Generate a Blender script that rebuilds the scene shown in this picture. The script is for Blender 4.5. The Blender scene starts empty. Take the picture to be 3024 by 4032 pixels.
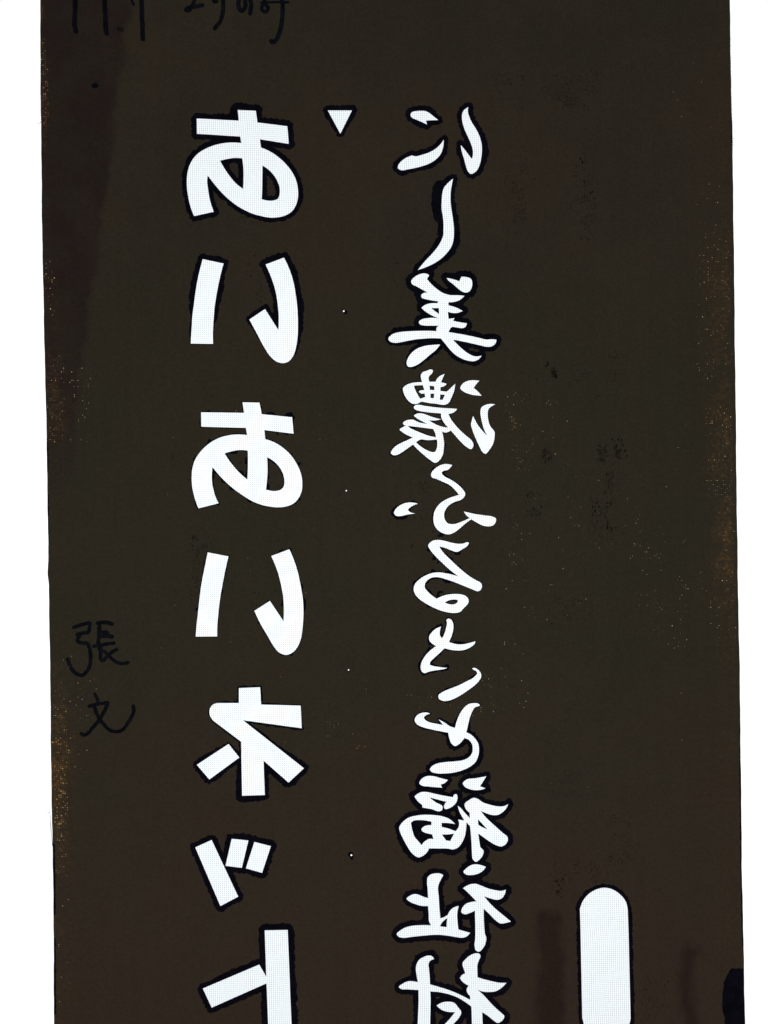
import bpy, math, random
import numpy as np
from mathutils import Vector
from mathutils.geometry import delaunay_2d_cdt

# ------------------------------------------------------------------ camera, world, exposure
C = bpy.context.scene
S = 0.00015                      # metres per tracing unit: the sheet is about 41 cm wide
W0, H0 = 3024, 4032
Z_TABLE, Z_LO, Z_HI = 0.0, 0.00010, 0.00032   # light panel, underside and top of the sheet
CAM_D = 0.75

cam_d = bpy.data.cameras.new('camera')
cam = bpy.data.objects.new('camera', cam_d)
C.collection.objects.link(cam)
cam.location = (0, 0, Z_HI + CAM_D)
cam_d.sensor_fit = 'VERTICAL'
cam_d.sensor_height = 24.0
cam_d.lens = 24.0 * CAM_D / (H0 * S)
cam_d.clip_start = 0.01
cam_d.clip_end = 50
C.camera = cam

w = bpy.data.worlds.new('World'); C.world = w; w.use_nodes = True
w.node_tree.nodes['Background'].inputs[0].default_value = (0.9, 0.95, 1.0, 1)
w.node_tree.nodes['Background'].inputs[1].default_value = 0.03      # a dim room behind the camera
C.view_settings.view_transform = 'Standard'
C.view_settings.look = 'None'
C.view_settings.exposure = 0
C.view_settings.gamma = 1
C.render.engine = 'CYCLES'
C.cycles.transparent_max_bounces = 16

rnd = random.Random(7)
nrng = np.random.RandomState(11)

def P(x, y, z=0.0):
    return ((x - W0/2) * S, (H0/2 - y) * S, z)

# ------------------------------------------------------------------ node helpers
class NT:
    def __init__(self, name):
        self.m = bpy.data.materials.new(name); self.m.use_nodes = True
        self.t = self.m.node_tree; self.t.nodes.clear()
        self.out = self.t.nodes.new('ShaderNodeOutputMaterial')
        tc = self.t.nodes.new('ShaderNodeTexCoord')
        mp = self.t.nodes.new('ShaderNodeMapping')       # metres on the sheet -> tracing units
        mp.inputs['Scale'].default_value = (1/S, -1/S, 1)
        mp.inputs['Location'].default_value = (W0/2, H0/2, 0)
        self.t.links.new(tc.outputs['Object'], mp.inputs['Vector'])
        self.co = mp.outputs['Vector']
        sp = self.t.nodes.new('ShaderNodeSeparateXYZ'); self.t.links.new(self.co, sp.inputs[0])
        self.x, self.y = sp.outputs[0], sp.outputs[1]
    def link(self, a, b): self.t.links.new(a, b)
    def _in(self, sock, v):
        if hasattr(v, 'is_output') or isinstance(v, bpy.types.NodeSocket): self.link(v, sock)
        else: sock.default_value = v
    def math(self, op, a, b=0.0, c=None, clamp=False):
        n = self.t.nodes.new('ShaderNodeMath'); n.operation = op; n.use_clamp = clamp
        self._in(n.inputs[0], a); self._in(n.inputs[1], b)
        if c is not None: self._in(n.inputs[2], c)
        return n.outputs[0]
    def noise(self, scale, detail=2, rough=0.5, off=0.0, sx=1.0, sy=1.0):
        mp = self.t.nodes.new('ShaderNodeMapping')
        mp.inputs['Scale'].default_value = (sx/scale, sy/scale, 1)
        mp.inputs['Location'].default_value = (off, off*1.7, off*0.3)
        self.link(self.co, mp.inputs['Vector'])
        n = self.t.nodes.new('ShaderNodeTexNoise')
        n.inputs['Scale'].default_value = 1.0; n.inputs['Detail'].default_value = detail
        n.inputs['Roughness'].default_value = rough
        self.link(mp.outputs[0], n.inputs['Vector'])
        return n.outputs['Fac']
    def ramp(self, v, a, b, lo=0.0, hi=1.0, smooth=True):
        n = self.t.nodes.new('ShaderNodeMapRange')
        if smooth: n.interpolation_type = 'SMOOTHSTEP'
        self._in(n.inputs['Value'], v)
        for k, q in (('From Min', a), ('From Max', b), ('To Min', lo), ('To Max', hi)):
            self._in(n.inputs[k], q)
        return n.outputs[0]
    def mix(self, f, a, b):
        n = self.t.nodes.new('ShaderNodeMix'); n.data_type = 'RGBA'
        self._in(n.inputs[0], f)
        for s, v in ((n.inputs[6], a), (n.inputs[7], b)):
            if isinstance(v, tuple): s.default_value = v if len(v) == 4 else v + (1,)
            else: self.link(v, s)
        return n.outputs[2]
    def scale(self, col, f):
        n = self.t.nodes.new('ShaderNodeVectorMath'); n.operation = 'SCALE'
        if isinstance(col, tuple): n.inputs[0].default_value = col[:3]
        else: self.link(col, n.inputs[0])
        self._in(n.inputs['Scale'], f)
        return n.outputs[0]
    def film(self, tint, base, rough=0.55, spec=0.2):
        """a thin sheet that lets tinted light through and scatters a little at its surface"""
        tr = self.t.nodes.new('ShaderNodeBsdfTransparent'); 
        if isinstance(tint, tuple): tr.inputs[0].default_value = tint + (1,)
        else: self.link(tint, tr.inputs[0])
        pr = self.t.nodes.new('ShaderNodeBsdfPrincipled')
        pr.inputs['Base Color'].default_value = base + (1,)
        pr.inputs['Roughness'].default_value = rough
        pr.inputs['Specular IOR Level'].default_value = spec
        ad = self.t.nodes.new('ShaderNodeAddShader')
        self.link(tr.outputs[0], ad.inputs[0]); self.link(pr.outputs[0], ad.inputs[1])
        self.link(ad.outputs[0], self.out.inputs['Surface'])
        return self.m

# ------------------------------------------------------------------ materials
def mat_panel():
    n = NT('backlit_acrylic')
    em = n.t.nodes.new('ShaderNodeEmission')
    dy = n.math('DIVIDE', n.math('SUBTRACT', n.y, 2250.0), 1500.0)
    dx = n.math('DIVIDE', n.math('SUBTRACT', n.x, 1500.0), 2600.0)
    r2 = n.math('ADD', n.math('MULTIPLY', dy, dy), n.math('MULTIPLY', dx, dx))
    g = n.math('EXPONENT', n.math('MULTIPLY', r2, -1.0))
    st = n.math('ADD', n.math('MULTIPLY', g, 0.26), 1.06)
    dust = n.ramp(n.noise(60, 3), 0.62, 0.80, 1.0, 0.97)
    n.link(n.math('MULTIPLY', st, dust), em.inputs['Strength'])
    em.inputs['Color'].default_value = (0.985, 1.0, 1.0, 1)
    n.link(em.outputs[0], n.out.inputs['Surface'])
    return n.m

def soft_box(n, x0, x1, y0, y1, e, dist):
    """1 inside a box with wavy soft edges"""
    x = n.math('ADD', n.x, dist); y = n.math('ADD', n.y, dist)
    a = n.math('MULTIPLY', n.ramp(x, x0 - e, x0 + e), n.ramp(x, x1 + e, x1 - e))
    b = n.math('MULTIPLY', n.ramp(y, y0 - e, y0 + e), n.ramp(y, y1 + e, y1 - e))
    return n.math('MULTIPLY', a, b)

PAPER_T = 0.92
def mat_paper():
    n = NT('brown_lacquered_paper')
    # one faces' tint; light passes the sheet through two faces, so colours are square roots
    def sq(r, g, b): return tuple(math.sqrt(c * PAPER_T) for c in (r, g, b))
    big = n.noise(520, 3, 0.55, 3.1)
    med = n.noise(150, 3, 0.6, 9.0)
    fine = n.noise(9, 2, 0.7, 5.0)
    col = n.mix(n.ramp(big, 0.36, 0.66), sq(.0198, .0164, .0110), sq(.0226, .0164, .0108))
    col = n.mix(n.ramp(med, 0.42, 0.68, 0, .5), col, sq(.0230, .0180, .0121))
    # warm, slightly clearer lacquer towards the foot; greener in the middle
    col = n.mix(n.ramp(n.y, 2600, 4000, 0, .8), col, sq(.0278, .0192, .0126))
    mid = n.math('MULTIPLY', n.ramp(n.y, 700, 1500), n.ramp(n.y, 3100, 2300))
    col = n.mix(n.math('MULTIPLY', mid, .5), col, sq(.0186, .0163, .0104))
    wob = n.math('MULTIPLY', n.math('SUBTRACT', n.noise(120, 2, .5, 2.0), 0.5), 160.0)
    # a second coat down the left border, its edge slanting from 500 to 320
    slant = n.math('ADD', n.x, n.math('MULTIPLY', n.y, 0.135))
    m = n.ramp(n.math('ADD', slant, n.math('MULTIPLY', wob, .6)), 540, 498)
    m = n.math('MULTIPLY', m, n.ramp(n.y, 2100, 1500))
    blot = n.ramp(n.noise(170, 3, .6, 7.0), .35, .65, .6, 1.0)
    col = n.mix(n.math('MULTIPLY', m, blot), col, sq(.0142, .0094, .0082))
    # brush streaks at the lower right
    for (a, b, c, d, e) in ((2116, 2212, 3590, 4200, 26), (2690, 2745, 3720, 4200, 30)):
        col = n.mix(n.math('MULTIPLY', soft_box(n, a, b, c, d, e, n.math('MULTIPLY', wob, .6)), .8), col, sq(.0158, .0088, .0074))
    # rubbed borders where the coat has gone thin and rusty, fading inwards
    def profile(pts):
        t = n.t.nodes.new('ShaderNodeValToRGB'); cr = t.color_ramp
        while len(cr.elements) < len(pts): cr.elements.new(.5)
        for e, (y, v) in zip(cr.elements, pts):
            e.position = max(0.0, min(1.0, y/4032.0)); e.color = (v, v, v, 1)
        n.link(n.math('DIVIDE', n.y, 4032.0), t.inputs[0]); return t.outputs[0]
    patt = n.ramp(n.noise(16, 4, .75, 14.0), .40, .66, .12, 1.0)
    patt = n.math('MULTIPLY', patt, n.ramp(n.noise(75, 2, .6, 21.0), .34, .62, .15, 1.0))
    dl = n.math('SUBTRACT', n.x, n.math('ADD', n.math('MULTIPLY', n.y, .0148), 157.0))
    dr = n.math('SUBTRACT', n.math('ADD', n.math('MULTIPLY', n.y, .0148), 2873.0), n.x)
    pl = profile([(0,.95),(60,.7),(130,.35),(420,.5),(620,.1),(1350,.12),(1500,.42),(1700,.42),(1800,.06),(2600,.08),(2800,.5),(3000,.75),(3250,.55),(3420,.2),(4032,.1)])
    wl = profile([(0,.16),(600,.2),(1350,.8),(1700,.9),(2600,1.0),(3300,.9),(4032,.9)])
    fl = n.ramp(n.math('DIVIDE', dl, n.math('MULTIPLY', wl, 130.0)), 1.0, .1)
    pr = profile([(0,.05),(850,.14),(1150,.36),(1500,.24),(1700,.42),(1900,.38),(2040,.3),(2090,.65),(2210,.55),(2300,.3),(2520,.22),(2650,.08),(4032,.1)])
    fr = n.math('MULTIPLY', n.ramp(dr, 150, 35), n.ramp(dr, 6, 22))
    rub = n.math('ADD', n.math('MULTIPLY', pl, fl), n.math('MULTIPLY', pr, fr))
    col = n.mix(n.math('MULTIPLY', rub, patt, clamp=True), col, sq(.110, .050, .018))
    # vertical brush drag
    drag = n.noise(36, 3, .6, 1.0, 1.0, 0.06)
    f = n.math('MULTIPLY', n.ramp(drag, .3, .7, .99, 1.01), n.ramp(fine, .3, .7, .95, 1.05))
    # the weave printed faintly through the lacquer
    for (c, p) in ((n.x, 8.13), (n.y, 7.97)):
        d = n.math('PINGPONG', n.math('DIVIDE', n.math('ADD', c, n.math('MULTIPLY', wob, .05)), p), 0.5)
        f = n.math('MULTIPLY', f, n.ramp(d, 0.05, 0.3, .975, 1.01))
    return n.film(n.scale(col, f), (.006, .005, .004), .6, .12)

def mat_speck(name, rgb, lo, hi):
    n = NT(name)
    f = n.ramp(n.noise(14, 1, .5, 4.0), .25, .75, lo, hi)
    return n.film(n.scale(tuple(math.sqrt(c) for c in rgb), f), (.004, .003, .002), .6, .1)

def mat_ink(name='black_ink', rgb=(.0062, .0066, .0105), tint=(.10, .12, .36)):
    n = NT(name)
    return n.film(n.scale(tint, n.ramp(n.noise(40, 3, .6, 12.0), .3, .7, .65, 1.25)), rgb, .45, .2)

def mat_gauze():
    n = NT('white_silk_gauze')
    wx = n.math('MULTIPLY', n.math('SUBTRACT', n.noise(190, 2, .5, 6.0), .5), 16.0)
    wy = n.math('MULTIPLY', n.math('SUBTRACT', n.noise(150, 2, .5, 8.0), .5), 20.0)
    # warp threads lean with the sheet
    xx = n.math('ADD', n.math('SUBTRACT', n.x, n.math('MULTIPLY', n.y, .0132)), wx)
    yy = n.math('ADD', n.math('ADD', n.y, n.math('MULTIPLY', n.x, .0132)), wy)
    du = n.math('PINGPONG', n.math('DIVIDE', xx, 8.13), .5)
    dv = n.math('PINGPONG', n.math('DIVIDE', yy, 7.97), .5)
    slub = n.ramp(n.noise(11, 2, .5, 2.0), .3, .75, .8, 1.15)
    warp = n.ramp(du, .05, .13, 1, 0)
    weft = n.ramp(dv, .04, .12, 1, 0)
    knot = n.math('MULTIPLY', n.ramp(du, .08, .20, 1, 0), n.ramp(dv, .08, .20, 1, 0))
    a = n.math('SUBTRACT', 1.0, n.math('MULTIPLY', n.math('MULTIPLY', warp, .30), slub))
    b = n.math('SUBTRACT', 1.0, n.math('MULTIPLY', n.math('MULTIPLY', weft, .20), slub))
    k = n.math('SUBTRACT', 1.0, n.math('MULTIPLY', n.math('MULTIPLY', knot, .55), slub))
    f = n.math('MULTIPLY', n.math('MULTIPLY', a, b), k)
    return n.film(n.scale((.86, .90, .93), f), (.02, .02, .02), .7, .1)

def mat_fibre():
    n = NT('grey_fibre')
    return n.film((.30, .34, .38), (.03, .03, .03), .8, .1)

M_PANEL, M_PAPER, M_INK, M_GAUZE, M_FIBRE = mat_panel(), mat_paper(), mat_ink(), mat_gauze(), mat_fibre()
M_PEN = mat_ink('blue_black_marker', (.0062, .0072, .0100), (.15, .20, .42))
M_DIM = mat_speck('thin_amber_lacquer', (.080, .042, .016), .55, 1.15)
M_AMB = mat_speck('worn_amber_lacquer', (.26, .155, .055), .6, 1.2)
M_WHT = mat_speck('pinprick_through_lacquer', (.44, .34, .22), .6, 1.2)
M_RUST = mat_speck('orange_rubbed_lacquer', (.050, .029, .013), .8, 1.15)
M_SMUDGE = mat_ink('smudged_ink', (.003, .003, .003), (.42, .43, .46))

# ------------------------------------------------------------------ outlines
def path(s, x0, y0, wdt):
    k = wdt / 1659.0
    pts = []
    for tok in s.split():
        c = tok.endswith('!'); a, b = tok.rstrip('!').split(',')
        pts.append((x0 + float(a)*k, y0 + float(b)*k, c))
    out = []; n = len(pts)
    for i in range(n):
        p0, p1, p2, p3 = pts[i-1], pts[i], pts[(i+1) % n], pts[(i+2) % n]
        if p1[2] and p2[2]:
            out.append(p1[:2]); continue
        a1 = np.array(p1[:2]); a2 = np.array(p2[:2])
        L = np.linalg.norm(a2 - a1)
        a0 = np.array(p0[:2]); a3 = np.array(p3[:2])
        def tan(pa, pb, pc):     # chord-scaled tangent, safe with uneven spacing
            d1 = max(np.linalg.norm(pb-pa), 1e-6); d2 = max(np.linalg.norm(pc-pb), 1e-6)
            t = (pb-pa)/d1*d2 + (pc-pb)/d2*d1
            return t/(d1+d2)
        t1 = (a2-a1)/max(L, 1e-6) if p1[2] else tan(a0, a1, a2)
        t2 = (a2-a1)/max(L, 1e-6) if p2[2] else tan(a1, a2, a3)
        if p1[2] and not p2[2]: t1 = (a2-a1)/max(L,1e-6)*1.5 - t2*.5
        if p2[2] and not p1[2]: t2 = (a2-a1)/max(L,1e-6)*1.5 - t1*.5
        m = max(3, int(L/7))
        for j in range(m):
            t = j/m
            h = (2*t**3-3*t**2+1)*a1 + (t**3-2*t**2+t)*L*t1 + (-2*t**3+3*t**2)*a2 + (t**3-t**2)*L*t2
            out.append((float(h[0]), float(h[1])))
    return out

GL = {}   # glyph -> list of loops
def glyph(name, x0, y0, wdt, *paths):
    GL.setdefault(name, []).extend(path(p, x0, y0, wdt) for p in paths)

glyph('a1', 700, 380, 520,
 "752,168! 980,178! 1000,325! 1375,372! 1395,595! 1033,537! 1045,640! 1140,680 1250,750 1350,840 1430,940 1485,1050 1508,1160 1510,1260 1490,1350 1440,1435 1360,1490 1270,1515 1170,1522 1050,1502 950,1475 850,1432 750,1375 650,1300 550,1205 460,1100 376,992! 370,1060 378,1150 395,1260 420,1360 452,1448! 205,1502! 165,1400 135,1280 116,1150 115,1020 135,900 180,800 260,710 360,650 480,605 600,582 700,577 797,583! 785,503! 240,468! 236,275! 766,302!",
 "530,806! 620,785 700,772 810,776! 824,900 825,1030 820,1160! 740,1100 660,1010 590,910",
 "1063,866! 1130,910 1200,980 1250,1060 1280,1150 1278,1230 1255,1285 1200,1305 1120,1305 1054,1290! 1060,1150 1062,1000")
glyph('i1', 700, 980, 553,
 "294,120! 541,172! 500,330 465,500 440,650 424,820 416,980 416,1122! 152,1118! 162,960 172,800 192,640 215,470 245,310",
 "1254,102! 1310,220 1355,350 1390,520 1412,700 1420,870 1415,1030 1395,1170 1360,1270 1300,1335 1235,1350 1165,1330 1090,1265 1020,1160 940,1010 845,834! 1030,710! 1187,957! 1193,850 1187,720 1172,590 1145,460 1105,340 1037,184!")
glyph('a2', 700, 1560, 553,
 "765,72! 965,76! 992,212! 1350,248! 1369,443! 1023,400! 1033,507! 1130,540 1230,600 1330,690 1405,800 1450,900 1470,1010 1465,1110 1430,1200 1370,1265 1290,1300 1190,1312 1080,1303 980,1280 880,1240 780,1180 680,1110 590,1035 500,945 410,838! 402,930 405,1020 425,1120 450,1200 482,1265! 243,1325! 205,1220 175,1100 163,980 170,870 200,760 260,665 350,575 450,510 560,470 680,453 818,458! 805,375! 277,360! 275,190! 782,196!",
 "553,676! 640,650 740,636 825,643! 828,760 826,880 822,985! 750,925 670,840 600,750",
 "1055,720! 1130,765 1195,830 1240,910 1260,1000 1252,1065 1215,1105 1150,1120 1041,1104! 1055,980 1060,860")
glyph('i2', 700, 2100, 553,
 "353,225! 598,272! 560,440 525,620 498,780 480,940 467,1080 465,1218! 212,1220! 225,1050 245,880 265,700 290,540 320,390",
 "1318,188! 1370,310 1415,450 1450,610 1475,760 1484,930 1475,1100 1455,1240 1415,1340 1360,1405 1275,1437 1200,1410 1130,1330 1060,1210 980,1075 904,916! 1088,798! 1250,1040! 1253,900 1245,750 1220,610 1175,440 1104,268!")
glyph('ne', 700, 2670, 553,
 "722,118! 972,108! 985,312! 1452,326! 1465,593! 770,498! 1490,1065! 1308,1235! 1013,975! 1028,1382! 760,1390! 748,752! 420,505! 385,455 373,405 382,355 410,318 450,298 500,294! 722,295!",
 "600,778! 727,938! 372,1198! 224,1025!")
glyph('tsu', 700, 3200, 553,
 "400,322! 714,992! 503,1104! 206,410!", "637,308! 834,328! 756,652! 563,628!", "905,345! 1100,395! 995,712! 804,658!")
glyph('to', 700, 3479, 553,
 "1027,553! 1298,548! 1343,1659! 1352,1900! 1078,1900! 1047,1180! 400,1467! 295,1240! 962,957! 1045,1100!")
glyph('tri', 1240, 380, 200, "418,452! 1212,452! 830,1215!")
glyph('fu', 1500, 380, 520,
 "372,225 385,200 440,182 500,178 560,182 610,208 660,248 722,296! 565,302! 580,352! 490,310 430,285 385,262",
 "1098,132! 1092,175 1105,240 1140,320 1190,400 1235,490 1262,580 1268,680 1258,780 1235,870 1195,940 1125,972 1090,935 1065,860 1040,770 1015,690 1003,610! 1040,650 1085,710 1142,784! 1156,730 1152,660 1130,590 1090,500 1050,410 1022,310 1018,240 1035,180",
 "788,542! 780,640 745,730 690,790 600,845 480,885 350,912 240,922 212,900 222,855 270,800 330,762 390,740! 430,750 520,730 620,695 700,645 755,590")
glyph('wave', 1500, 640, 415,
 "1135,252! 1115,350 1100,450 1095,560 1105,700 1125,840 1145,980 1150,1100 1140,1220 1105,1330 1040,1420 950,1510 830,1590 700,1650 580,1692! 620,1640 700,1545 800,1440 890,1330 950,1230 980,1150 985,1050 985,950 975,850 955,730 955,620 965,500 990,400 1050,325")
glyph('mi', 1520, 1060, 415,
 "952,138! 1020,148 1155,190! 1185,118! 1260,122 1340,155 1358,210 1350,280 1320,340 1265,368 1200,352 1130,300 1050,230 990,185",
 "680,95! 650,75 600,65 520,82 440,130 395,190 405,228 480,270 560,315 655,366! 580,380 553,410 560,445 620,470 700,487 825,505! 805,535! 720,535 630,555 555,605! 600,650 690,710 770,750 840,775! 750,765 640,772 560,790 515,832 535,868 600,885 720,888 835,888! 800,915 795,975! 700,970 560,970 400,975 230,988 130,1010 60,1055 35,1095 60,1135 130,1158 250,1145 400,1115 560,1095 720,1085 862,1090! 930,1170 1020,1280 1110,1360 1200,1410 1300,1442 1400,1445 1460,1415 1505,1362! 1400,1372 1300,1330 1200,1255 1110,1170 1052,1108! 1200,1135 1340,1165 1470,1195 1590,1220 1660,1215 1720,1170 1740,1110! 1660,1102 1590,1108 1480,1085 1350,1055 1200,1025 985,990! 1010,935 1040,905! 1130,918 1200,928 1245,910 1275,850! 1180,838 1055,810! 1078,768! 985,782! 972,672! 1050,688 1120,688 1207,657! 1120,610 985,568! 983,520! 1070,515 1150,490 1235,418! 1140,410 1000,405 900,375 800,310 720,240 670,185 645,150!",
 "715,612! 832,612! 836,705! 770,660",
 "852,1185! 740,1190 600,1210 490,1250 400,1320 345,1400 325,1490 345,1532 400,1537 480,1510 600,1425 700,1340 790,1265")
glyph('no', 1530, 1440, 415,
 "1430,235! 1350,228 1240,240 1160,290 1128,355 1170,400 1270,445 1465,472! 1400,400 1340,350! 1380,290",
 "1677,608! 1600,600 1520,620 1460,660 1447,720 1460,840 1490,960 1520,1040 1558,1102! 1500,1050 1440,980 1390,910 1350,830 1330,792! 1310,860 1298,920 1320,1010 1370,1140 1430,1270 1480,1360 1520,1388 1590,1320 1655,1200 1670,1090 1670,1050 1600,950 1570,860 1560,780 1570,690",
 "700,72! 665,58 600,80 535,105 508,145 512,200 527,258! 440,262 350,275 270,310 228,350 232,410 260,480 310,550 370,595 430,603 480,585 520,562! 600,580 760,600 890,613 940,590 990,500 1030,400 1050,285! 1010,320 960,370 915,408! 818,398! 818,335! 880,320 915,285! 870,270 825,262! 850,200 882,128! 820,155 770,195 740,252! 640,250! 632,175 690,110",
 "400,312! 540,305! 562,385! 500,390 478,405 500,432 568,435! 577,492! 498,520! 450,440 420,380",
 "645,312! 720,325! 720,385! 650,380!", "660,440! 718,440! 712,512! 662,508!", "815,450! 888,458! 850,538! 805,535!",
 "1082,680! 1000,672 850,665 700,650 560,630 470,615 425,620 395,655 420,690 480,710 600,730 750,745 828,752! 828,800 850,860 890,920 940,975! 870,965 780,940 700,900 635,858! 720,862 830,842! 750,825 640,790 560,760 490,748 440,758 400,785 430,815 520,870 608,914! 530,905 450,880 390,850 330,850 270,865 225,905 240,930 272,940! 220,970 172,1005 210,1040 280,1085 382,1128! 300,1170 200,1215 120,1260 60,1320 35,1375 60,1402 130,1405 200,1370 300,1300 385,1240! 450,1310 550,1400 650,1480 740,1530 790,1500 850,1410 870,1300 873,1200 860,1120 840,1035! 900,1052 980,1018! 1050,1100 1140,1200 1230,1280 1300,1312 1325,1290 1335,1230 1310,1180 1230,1110 1130,1020 1040,920 975,830 942,758! 1020,738",
 "308,945! 500,970 700,995! 725,1040 748,1125! 640,1105 520,1060 400,1010 320,965",
 "432,1205! 500,1162 600,1170 760,1162! 768,1230 758,1300 735,1350 700,1362 640,1345 550,1300 480,1250")
glyph('n', 1540, 1800, 415,
 "422,733! 360,718 300,712 200,730 110,780 60,835 45,880 75,920 130,928 250,905 385,885! 310,870 265,828 300,790 360,755",
 "962,125! 900,110 830,110 750,140 680,190 630,260 635,310 720,345 820,390 930,445 1000,510 1070,595! 980,620 860,670 760,740 690,840 665,950 675,1050 720,1130 790,1185 870,1213 930,1212 1010,1175 1100,1105 1180,1035 1262,978! 1350,1030 1440,1075 1540,1090 1610,1070 1650,1010 1650,965 1600,938 1480,918 1350,900 1145,855! 1180,910 1238,958! 1100,1020 980,1055 890,1040 850,990 835,900 860,820 920,750 1000,705 1110,665 1160,610 1165,570 1130,510 1050,430 940,355 820,285 795,245 830,215 880,205")
glyph('ru', 1600, 2100, 415,
 "985,150! 960,138 900,160 820,165 700,145 600,118 500,103 420,115 360,160 342,190 370,250 450,350 560,460 680,570 825,682! 740,655 630,630 530,616 420,622 310,660 200,730 130,810 115,880 140,960 200,1030 300,1100 420,1165 540,1215 660,1245 780,1252 850,1235 900,1180 960,1120 980,1080 978,1040 940,990 880,965 780,955 650,965 560,990 477,1030! 400,975 330,910 288,845 295,790 340,730 410,695 500,690 600,715 750,765 900,825 1050,885 1130,912 1170,890 1190,830 1180,790 1100,740 1000,680 850,560 700,420 580,300 515,208! 600,225 700,265 800,292 880,250 970,185",
 "605,1090! 660,1058 740,1043 812,1055 790,1100 720,1120 660,1112")
glyph('to2', 1600, 2410, 415,
 "630,122! 665,102 710,125 738,190 738,270 715,370 670,470! 760,500 880,508 980,490 1085,460! 1080,490 1030,540 960,580 860,605 750,602 600,570! 530,640 430,730 375,790 370,825 430,850 520,865 650,878! 600,895 480,915 350,940 280,962 240,930 225,870 240,790 290,700 370,610 470,535! 410,500 365,450 358,390 400,320 460,265 545,228! 530,290 530,370 562,415! 600,340 620,270 640,180")
glyph('tick', 1600, 2410, 415,
 "1035,890! 1060,878 1120,900 1165,950 1180,1010 1150,1075 1080,1150 980,1225 870,1300 760,1360 650,1398 560,1395 510,1360 505,1310 560,1265 680,1210 820,1155 950,1090 1060,1030 1118,970! 1100,930 1060,910")
glyph('ka', 1600, 2730, 415,
 "375,322! 330,303 260,305 190,330 140,385 132,430 170,490 250,530 380,565 520,595 660,620! 680,720 710,790 765,830 830,800 880,750 912,705! 980,730 1030,790 1045,860 1030,950 980,1010 900,1050 760,1070 600,1085 470,1110 390,1160 370,1200 395,1235 470,1258 600,1262 760,1245 900,1205 1010,1150 1090,1080 1130,990 1145,880 1130,790 1080,710 1010,645 945,615! 970,500 1000,380 1040,280 1075,225 1160,185 1130,162 1060,155 980,170 910,225 850,310 800,420 765,545! 690,520 600,460 505,408! 580,498! 480,480 380,460 300,420 275,380 310,345")
glyph('fuku', 1600, 2730, 415,
 "655,1363! 540,1335 430,1305 340,1300 270,1325 225,1365 205,1420 250,1455 350,1468 565,1485! 537,1438! 600,1415",
 "1260,1305! 1100,1335 940,1362 888,1415 920,1470 1000,1510 1100,1525 1190,1515 1248,1495! 1160,1465!")
glyph('fuku', 1540, 3020, 415,
 "367,465! 420,420 480,395 550,393 680,420 820,450 975,475! 1000,430 1030,430 1045,480 1030,550 980,610 900,655 850,662 833,640 840,590 872,550! 740,515 603,480! 700,555 810,625 800,680 770,697 640,665 495,640! 490,598! 420,540",
 "1010,900! 920,820 820,780 680,758 520,752 380,768 270,800 180,870 128,950 140,1020 190,1130 260,1260 340,1370 435,1425 500,1400 560,1350 598,1283! 750,1285 900,1287 970,1300 1050,1270 1110,1200 1160,1090 1180,980 1185,870! 1245,935! 1255,1050 1265,1200 1275,1380 1285,1450 1335,1495 1400,1450 1450,1370 1452,1310 1410,1270 1390,1180 1372,1048! 1460,1110 1560,1180 1650,1230 1740,1252 1800,1220 1838,1150 1830,1100 1760,1040 1660,950 1560,860 1480,780 1412,692! 1500,730 1600,758 1680,755 1770,700 1820,640 1842,585! 1780,615 1680,620 1560,595 1440,555 1350,495 1300,485 1230,520 1158,580 1165,640 1200,690 1235,720! 1242,808! 1150,710 1100,650 1050,610! 1075,700 1110,770 1155,842! 1055,828! 1070,880 1060,950 1012,1012! 920,975 795,943! 795,880! 900,883",
 "312,882! 350,848 420,838 520,840 635,862! 635,915! 560,920 505,945 475,985 510,1025 570,1045 645,1062! 668,1135! 600,1132 530,1170 480,1230! 420,1160 370,1100 340,1020",
 "800,1065! 900,1062 992,1048! 930,1165! 865,1155!", "1365,820! 1430,890 1515,982! 1440,950 1375,912!")
glyph('shi', 1540, 3360, 415,
 "1492,212! 1400,182 1325,172 1250,190 1180,240 1138,290 1170,330 1260,343 1360,325 1440,280",
 "822,345! 780,320 700,315 620,335 575,380 567,430 575,560 583,705! 500,680 430,650 365,642 290,670 242,715 290,760 380,800 480,828 583,830! 590,950 605,1090 628,1133! 480,1130 330,1142 230,1165 150,1210 88,1272 120,1315 170,1330 330,1315 500,1298 700,1283 900,1298 1040,1322 1120,1330 1190,1310 1245,1250! 1150,1225 1060,1198! 1045,1080 1040,960 1065,828! 1000,845 930,900 890,970! 830,1005 775,1025! 760,850 750,700 745,500 770,440",
 "768,1148! 810,1080 885,1020! 875,1100 875,1162!",
 "1130,548! 1200,505 1270,482 1335,478! 1420,510 1520,550 1640,580 1740,590 1808,572! 1790,640 1740,710 1670,733 1580,715 1465,678! 1540,770 1640,870 1760,970 1888,1075! 1800,1098 1720,1105 1650,1060 1560,970 1457,870! 1458,1000 1465,1140 1475,1270! 1497,1320 1490,1400 1450,1490 1380,1550 1335,1530 1315,1470 1325,1330 1325,1150 1320,903! 1240,940 1160,960 1105,930 1115,870 1170,800 1250,768 1343,757! 1260,670 1190,600")
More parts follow.
